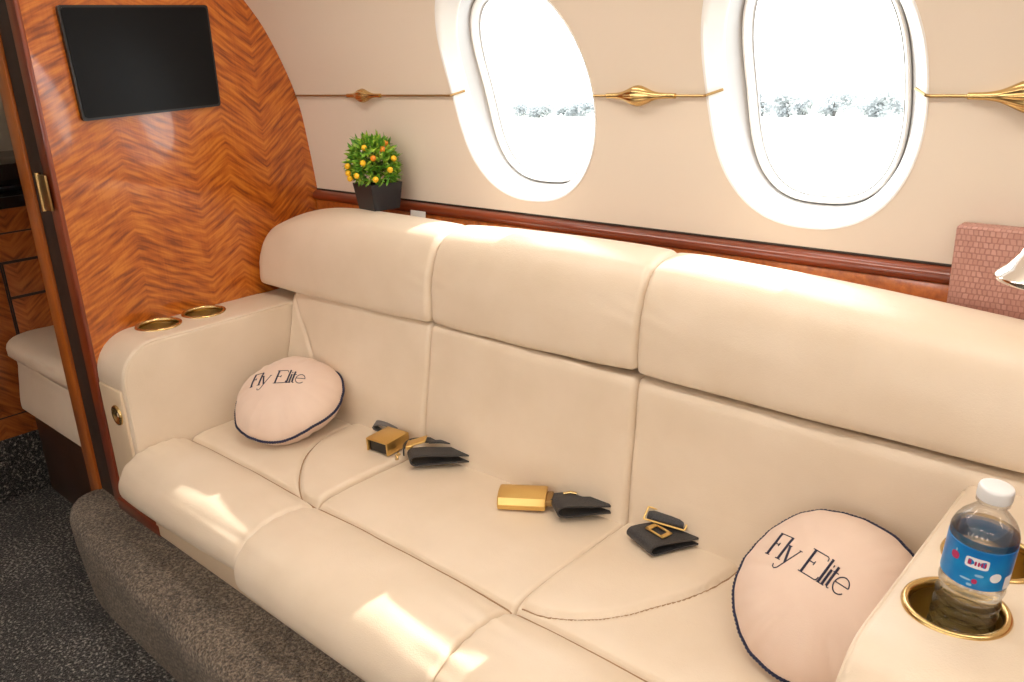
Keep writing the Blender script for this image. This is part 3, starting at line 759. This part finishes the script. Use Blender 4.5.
loop(m, (1.142, 1.026, .4275), (1.205, 1.098, .4275), .036, (.80, -.55, 0), .021)
m.build('strap', M['webbing'], t)
MB().tube([(1.128, 1.066, .4455), (1.138, 1.074, .448), (1.148, 1.080, .446)], .0026, 8).build('strap_slide', M['brass'], t)
# 4: webbing flap with gold frame
t = thing('seat_belt_tongue', 'folded black belt flap in a thin gold frame, beside the pillow near the bottle', 'seat belt', (1.33, 1.06, .424), GB)
m = MB(); loop(m, (1.320, 1.030, .4275), (1.362, 1.108, .4285), .070, (.90, -.36, 0), .017)
m.build('strap', M['webbing'], t)
m = MB(); TT = Matrix.Translation((1.331, 1.096, .4505)) @ Matrix.Rotation(math.radians(10), 4, 'Z')
m.tube([TT @ Vector((x, 0, 0)) for x in np.linspace(-.033, .033, 9)], [.008] + [.0105] * 7 + [.008], 16); m.build('rolled_strap', M['webbing'], t)
m = MB(); P4 = [TT @ Vector(p) for p in ((-.037, -.0125, -.001), (.037, -.0125, -.003), (.039, .006, .013), (-.036, .006, .013))]
for a_, b2 in zip(P4, P4[1:] + P4[:1]): m.tube([a_, b2], .0017, 8)
m.build('gold_frame', M['gold'], t)
m = MB(); TT = Matrix.Translation((1.337, 1.062, .4465)) @ Matrix.Rotation(math.radians(-12), 4, 'Z')
for lo, hi in (((-.021, -.012, 0), (.021, -.008, .0035)), ((-.021, .008, 0), (.021, .012, .0035)), ((-.021, -.012, 0), (-.012, .012, .0035)), ((.013, -.012, 0), (.021, .012, .0035))): m.box(lo, hi, .001, 1, TT)
m.build('tongue_plate', M['gold'], t)

# ------------------------------------------------------------------ water bottle
tilt = Matrix.Rotation(math.radians(4.5), 3, 'Y')
bt = thing('water_bottle', 'clear plastic water bottle with white cap and blue label in the armrest cup holder', 'bottle', (1.840, .832, .5925), None, tilt)
BP = [(.0001, .004), (.016, .003), (.024, .0), (.029, .003), (.0318, .009)]
for k in range(6):
    z = .016 + k * .0140; BP += [(.0325, z), (.0327, z + .004), (.0296, z + .0078), (.0298, z + .0104)]
BP += [(.0325, .1045), (.0330, .1075), (.0322, .1105), (.0322, .160), (.0330, .1635), (.0326, .168), (.0308, .174), (.0268, .181), (.0205, .1875), (.0150, .192), (.0128, .195), (.0126, .199), (.0155, .200), (.0155, .202), (.0125, .203), (.0122, .216)]
BP = [((r * .94 if z < .19 else r), z) for (r, z) in BP]
inn = [(max(r - .0007, .0001), z + (.0006 if i < 5 else 0)) for i, (r, z) in enumerate(BP)]
MB().lathe(BP + [(.0112, .216)] + [(.0112, .203)] + inn[::-1][3:] , 64, caps=False).build('bottle_body', M['pet'], bt, local=True, angle=40)
wp = [(r - .0004 if r > .002 else .0001, z + .0004) for (r, z) in BP if z < .172]
MB().lathe(wp + [(.0001, wp[-1][1])], 64).build('water', M['water'], bt, local=True, angle=40)
cp = MB(); n = 72; v = []; f = []
cprof = [(.0152, .2035), (.0156, .2050), (.0156, .2145), (.0150, .2172), (.0135, .2180), (.0001, .2182)]
for (r, z) in cprof:
    for k in range(n): v.append(((r + (.00035 if (k % 2 and .204 < z < .216) else 0)) * math.cos(2 * PI * k / n), (r + (.00035 if (k % 2 and .204 < z < .216) else 0)) * math.sin(2 * PI * k / n), z))
for i in range(len(cprof) - 1):
    for k in range(n): f.append((i * n + k, i * n + (k + 1) % n, (i + 1) * n + (k + 1) % n, (i + 1) * n + k))
cp.add(v, f).build('cap', M['cap'], bt, local=True, angle=50)
lb = MB().lathe([(.0306, .1170), (.0311, .1175), (.0311, .1600), (.0306, .1605)], 64, caps=False)
lab = lb.build('label', M['label'], bt, local=True, angle=40)
def patch(mb, a0, a1, z0, z1, r=.0314, rnd=.35, skewz=0):
    n = 28; o = []
    for k in range(n):
        t_ = 2 * PI * k / n; c, s = math.cos(t_), math.sin(t_)
        u = math.copysign(abs(c) ** rnd, c); w_ = math.copysign(abs(s) ** rnd, s)
        a = (a0 + a1) / 2 + u * (a1 - a0) / 2; o.append((r * math.cos(a), r * math.sin(a), (z0 + z1) / 2 + w_ * (z1 - z0) / 2 + skewz * u))
    a = (a0 + a1) / 2; o.append((r * math.cos(a), r * math.sin(a), (z0 + z1) / 2))
    mb.add(o, [(k, (k + 1) % n, n) for k in range(n)])
A = math.atan2(-.83, .14) - .05          # angle on the bottle that faces the aisle
D = .0225
for nm, mt, ps in (('label_panel', 'label_white', [(-.30, .38, .1180, .1295, .0314, .35), (.48, .84, .1055, .1160, .0314, 1), (1.0, 1.36, .0960, .1110, .0314, .2)]),
                   ('label_mark', 'label_red', [(-.78, -.50, .1190, .1275, .0314, .8), (-.22, -.12, .1210, .1265, .0316, .7), (-.03, .03, .1212, .1262, .0316, .7), (.06, .12, .1212, .1262, .0316, .7), (.15, .21, .1212, .1262, .0316, .7), (.24, .30, .1212, .1262, .0316, .7), (0, .16, .1010, .1065, .0314, .9)]),
                   ('label_swirl', 'label_pale', [(-.34, -.02, .1030, .1052, .0314, .8), (-.12, .04, .0975, .1005, .0314, .8), (.05, .30, .1095, .1125, .0314, .8), (-.66, -.60, .1275, .1310, .0314, .8)])):
    for (p0, p1, q0, q1, rr, rn) in ps:
        w_ = MB(); patch(w_, A + p0, A + p1, q0 + D, q1 + D, rr, rn); w_.build(nm, M[mt], lab, local=True)

# ------------------------------------------------------------------ pink embossed box and chrome lamp at the aft end
bxo = MB().box((1.676, 1.2855, .839), (1.90, 1.320, .966), .005, 3).build('embossed_box', M['croc'])
tag(bxo, 'pink crocodile-embossed leather box standing on the wood ledge behind the sofa', 'box')
lc = Vector((1.862, .93, .992))
lp = thing('reading_lamp', 'chrome reading lamp with a flared bell shade hanging above the armrest', 'lamp', lc)
MB().lathe([(.0505, .001), (.0530, -.001), (.0545, .002), (.0525, .005), (.0440, .012), (.0350, .024), (.0280, .040), (.0225, .060), (.0190, .085), (.0170, .110), (.0120, .118), (.0105, .112), (.0150, .085), (.0200, .060), (.0260, .040), (.0335, .022), (.0430, .010), (.0505, .001)], 64, Matrix.Translation(lc), caps=False).build('lamp_shade', M['chrome'], lp, angle=70)
a0 = lc + Vector((0, 0, .112)); pw = Vector((2.02, wy(1.2) - .006, 1.2))
MB().tube(catmull([tuple(a0), tuple(a0 + Vector((.005, .01, .06))), (1.90, 1.02, 1.22), (1.97, 1.16, 1.23), tuple(pw)], 40, False), .006, 12).build('gooseneck', M['chrome'], lp)
MB().lathe([(.0001, -.012), (.026, -.012), (.028, -.006), (.024, .006), (.010, .012), (.0001, .013)], 40, Matrix.Translation(pw) @ Matrix.Rotation(PI / 2, 4, 'X')).build('wall_mount', M['chrome'], lp)

# ------------------------------------------------------------------ forward vestibule seen past the bulkhead
bn = thing('bench_seat', 'cream leather bench seat in the entry behind the wood bulkhead', 'bench', (-.35, .9, .2))
BC = catmull([(1.2, .515), (1.0, .520), (.8, .523), (.72, .520), (.690, .508), (.680, .488), (.684, .470), (.700, .462), (.9, .46), (1.2, .46)], 90)
sweep(BC, -.60, -.108, 60, lambda X, Y, Z, a, b_: wav(X, Y, 3, .002, 30), .022, .01).build('seat_cushion', M['leather'], bn, angle=70)
BB = catmull([(1.2, .458), (.9, .459), (.715, .458), (.700, .44), (.690, .38), (.682, .315), (.70, .305), (.9, .305), (1.2, .305)], 80)
sweep(BB, -.585, -.108, 40, None, .012, .01).build('seat_front', M['leather'], bn, angle=70)
MB().box((-.60, .715, .0205), (-.108, 1.2, .31), .004).build('bench_base', M['dark_wood'], bn)
gal = thing('galley_cabinet', 'brown chevron-veneer galley cabinet with drawers beyond the cream bench', 'cabinet', (-.8, .6, .2))
MB().box((-1.1, -.2, .2105), (-.622, 1.28, .868), .003).build('cabinet_body', M['veneer_dark'], gal)
def front(name, y0, y1, z0, z1, rc=False):
    d = MB().box((-.623, y0, z0), (-.616, y1, z1), .002).build(name, M['veneer_dark'], gal)
    m = MB()
    for lo, hi in (((y0 - .004, z0 - .004), (y1 + .004, z0 + .0)), ((y0 - .004, z1), (y1 + .004, z1 + .004)), ((y0 - .004, z0), (y0, z1)), ((y1, z0), (y1 + .004, z1))): m.box((-.6225, lo[0], lo[1]), (-.6175, hi[0], hi[1]), 0)
    m.build('drawer_gap' if name == 'drawer' else 'door_gap', M['recess'], d, smooth=False)
front('drawer', .40, .95, .724, .800); front('drawer', .735, .95, .622, .716); front('door', .735, .95, .30, .614); front('door', .44, .725, .28, .716)
ct = thing('galley_counter', 'black galley countertop with a raised black back edge', 'countertop', (-.8, .6, .87))
MB().box((-1.2, -.2, .869), (-.608, 1.28, .902), .004).build('counter_slab', M['black_gloss'], ct)
MB().box((-1.2, -.2, .9015), (-.80, 1.28, .918), .003).build('counter_highlight', M['grey_web'], ct)  # grey strip paints the highlight in the gap between the black bands
MB().box((-1.2, -.2, .917), (-.72, 1.28, .980), .004).build('counter_upstand', M['black_gloss'], ct)
tag(MB().box((X0, -.9, .0203), (-.618, 1.33, .2100), .006).build('floor_step', M['carpet']), kind='structure')

# ------------------------------------------------------------------ outside: pale field and far trees, aircraft standing slightly rolled
OUT = Matrix.Translation((0, 0, 1.22)) @ Matrix.Rotation(math.radians(-.98), 4, 'Y') @ Matrix.Rotation(math.radians(-2.9), 4, 'X')
GZ = -2.2
mg = NT('pale_field'); mg.b.inputs['Roughness'].default_value = 1; mg.l(mg.ramp(mg.noise(mg.pos(), .05, 3), [(.35, (.55, .56, .50)), (.65, (.72, .71, .66))]), mg.b.inputs['Base Color'])
g_ = MB().add([OUT @ Vector(p) for p in ((-400, 4, GZ), (300, 4, GZ), (300, 260, GZ), (-400, 260, GZ))], [(0, 1, 2, 3)])
tag(g_.build('ground', mg.m, smooth=False), kind='structure')
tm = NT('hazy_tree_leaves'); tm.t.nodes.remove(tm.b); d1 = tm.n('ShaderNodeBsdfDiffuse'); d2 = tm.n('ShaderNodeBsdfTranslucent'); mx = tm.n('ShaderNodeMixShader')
c_ = tm.ramp(tm.noise(tm.pos(), .5, 2), [(.35, (.33, .35, .36)), (.65, (.40, .42, .42))]); tm.l(c_, d1.inputs[0]); tm.l(c_, d2.inputs[0]); tm.l(d1.outputs[0], mx.inputs[1]); tm.l(d2.outputs[0], mx.inputs[2]); tm.l(mx.outputs[0], tm.out.inputs[0])  # distance haze is put into the pale grey leaf colour
tk = plain('tree_trunk', (.09, .085, .08), .9)
rg = random.Random(11); YT = 78.
xs = []; x = -104.
while x < -20: xs.append(x); x += rg.uniform(2.3, 3.0)
for i, x in enumerate(xs):
    h = rg.uniform(1.7, 2.6) + .4 * math.sin(x * .12); y = YT + (i % 3) * 4.5
    base = Vector((x, y, GZ))
    t = thing('tree', 'hazy pale tree in the far treeline seen through the cabin windows', 'tree', OUT @ base, 'hazy trees beyond the field')
    m = MB()
    lob = [(rg.uniform(-1.5, 1.5), rg.uniform(.15, .74), rg.uniform(.75, 1.1)) for _ in range(8)]
    for k in range(1000):
        lx, lz, lr = rg.choice(lob); d = Vector((rg.gauss(0, 1), rg.gauss(0, 1), rg.gauss(0, 1))).normalized() * rg.random() ** .4
        c = base + Vector((lx + d.x * lr * 1.1, d.y * lr, max(h * lz + d.z * lr * .62, .05)))
        u_ = Vector((rg.gauss(0, 1), rg.gauss(0, 1), rg.gauss(0, 1))).normalized(); w2 = u_.orthogonal().normalized(); q = rg.uniform(.10, .20)
        m.add([c - u_ * q, c + w2 * q * .7, c + u_ * q, c - w2 * q * .7], [(0, 1, 2, 3)])
    m.v = [tuple(OUT @ Vector(p)) for p in m.v]; m.build('crown', tm.m, t, angle=180)
    m = MB().tube([base + Vector((0, 0, 0)), base + Vector((.05, 0, h * .5))], .16, 7); m.v = [tuple(OUT @ Vector(p)) for p in m.v]; m.build('trunk', tk, t)

# ------------------------------------------------------------------ unseen strip lamps added to fill the cabin, daylight
def strip(y, z, xa, xb, tilt, power, lab):  # unseen ceiling strip, added as soft fill light
    t = thing('fill_strip', lab, 'fill light', ((xa + xb) / 2, y, z), 'added cabin fill strips')
    R_ = Matrix.Translation(((xa + xb) / 2, y, z)) @ Matrix.Rotation(tilt, 4, 'X'); L = (xb - xa) / 2
    MB().box((-L, -.07, 0), (L, .07, .016), .004, 2, R_).build('light_housing', M['white'], t)
    MB().box((-L + .02, -.055, -.003), (L - .02, .055, .001), .001, 1, R_).build('light_lens', M['fill_lens'], t)
    li = bpy.data.lights.new('fill_lamp', 'AREA'); li.shape = 'RECTANGLE'; li.size = 2 * L - .04; li.size_y = .11; li.energy = power; li.color = (1., .935, .86)
    o = bpy.data.objects.new('fill_lamp', li); COL.objects.link(o); o.parent = t
    o.matrix_parent_inverse = Matrix.Identity(4); o.matrix_basis = Matrix.Translation(-Vector(t.location)) @ R_ @ Matrix.Translation((0, 0, -.006))
strip(.74, 1.655, .25, 3.3, math.radians(28), 9, 'long unseen fill light strip added above the sofa')
strip(-.44, 1.655, .25, 3.3, math.radians(-28), 24, 'long unseen fill light strip added above the opposite side of the aisle')
strip(.15, 1.795, -1.0, -.2, 0, .5, 'unseen fill light strip added in the entry ahead of the bulkhead')

sun = bpy.data.lights.new('sun', 'SUN'); sun.energy = 9.; sun.angle = math.radians(.55); sun.color = (1., .95, .86)
so = bpy.data.objects.new('sun', sun); COL.objects.link(so)
sd = Vector((-.22, -.64, -.576)); so.rotation_euler = sd.to_track_quat('-Z', 'Y').to_euler()
w = bpy.data.worlds.new('sky'); scn.world = w; w.use_nodes = True
bg = w.node_tree.nodes['Background']; bg.inputs[0].default_value = (.93, .97, 1., 1); bg.inputs[1].default_value = 6.3

# ------------------------------------------------------------------ camera
cam = bpy.data.cameras.new('camera'); co = bpy.data.objects.new('camera', cam); COL.objects.link(co)
R3 = Matrix(((.742858, -.188979, .642222), (.668252, .26668, -.694493), (-.040023, .945076, .324391)))
co.matrix_world = Matrix.Translation((2.0, 0, 1.22)) @ R3.to_4x4()
cam.sensor_width = 36; cam.lens = 836 / 1024 * 36; cam.clip_start = .02; cam.clip_end = 1000
scn.camera = co
vs = scn.view_settings; vs.view_transform = 'Standard'; vs.look = 'None'; vs.gamma = 1; vs.use_curve_mapping = False; vs.exposure = 0.
scn.cycles.max_bounces = 12; scn.cycles.transmission_bounces = 12; scn.cycles.transparent_max_bounces = 12; scn.cycles.use_denoising = True
scn.cycles.sample_clamp_indirect = 6
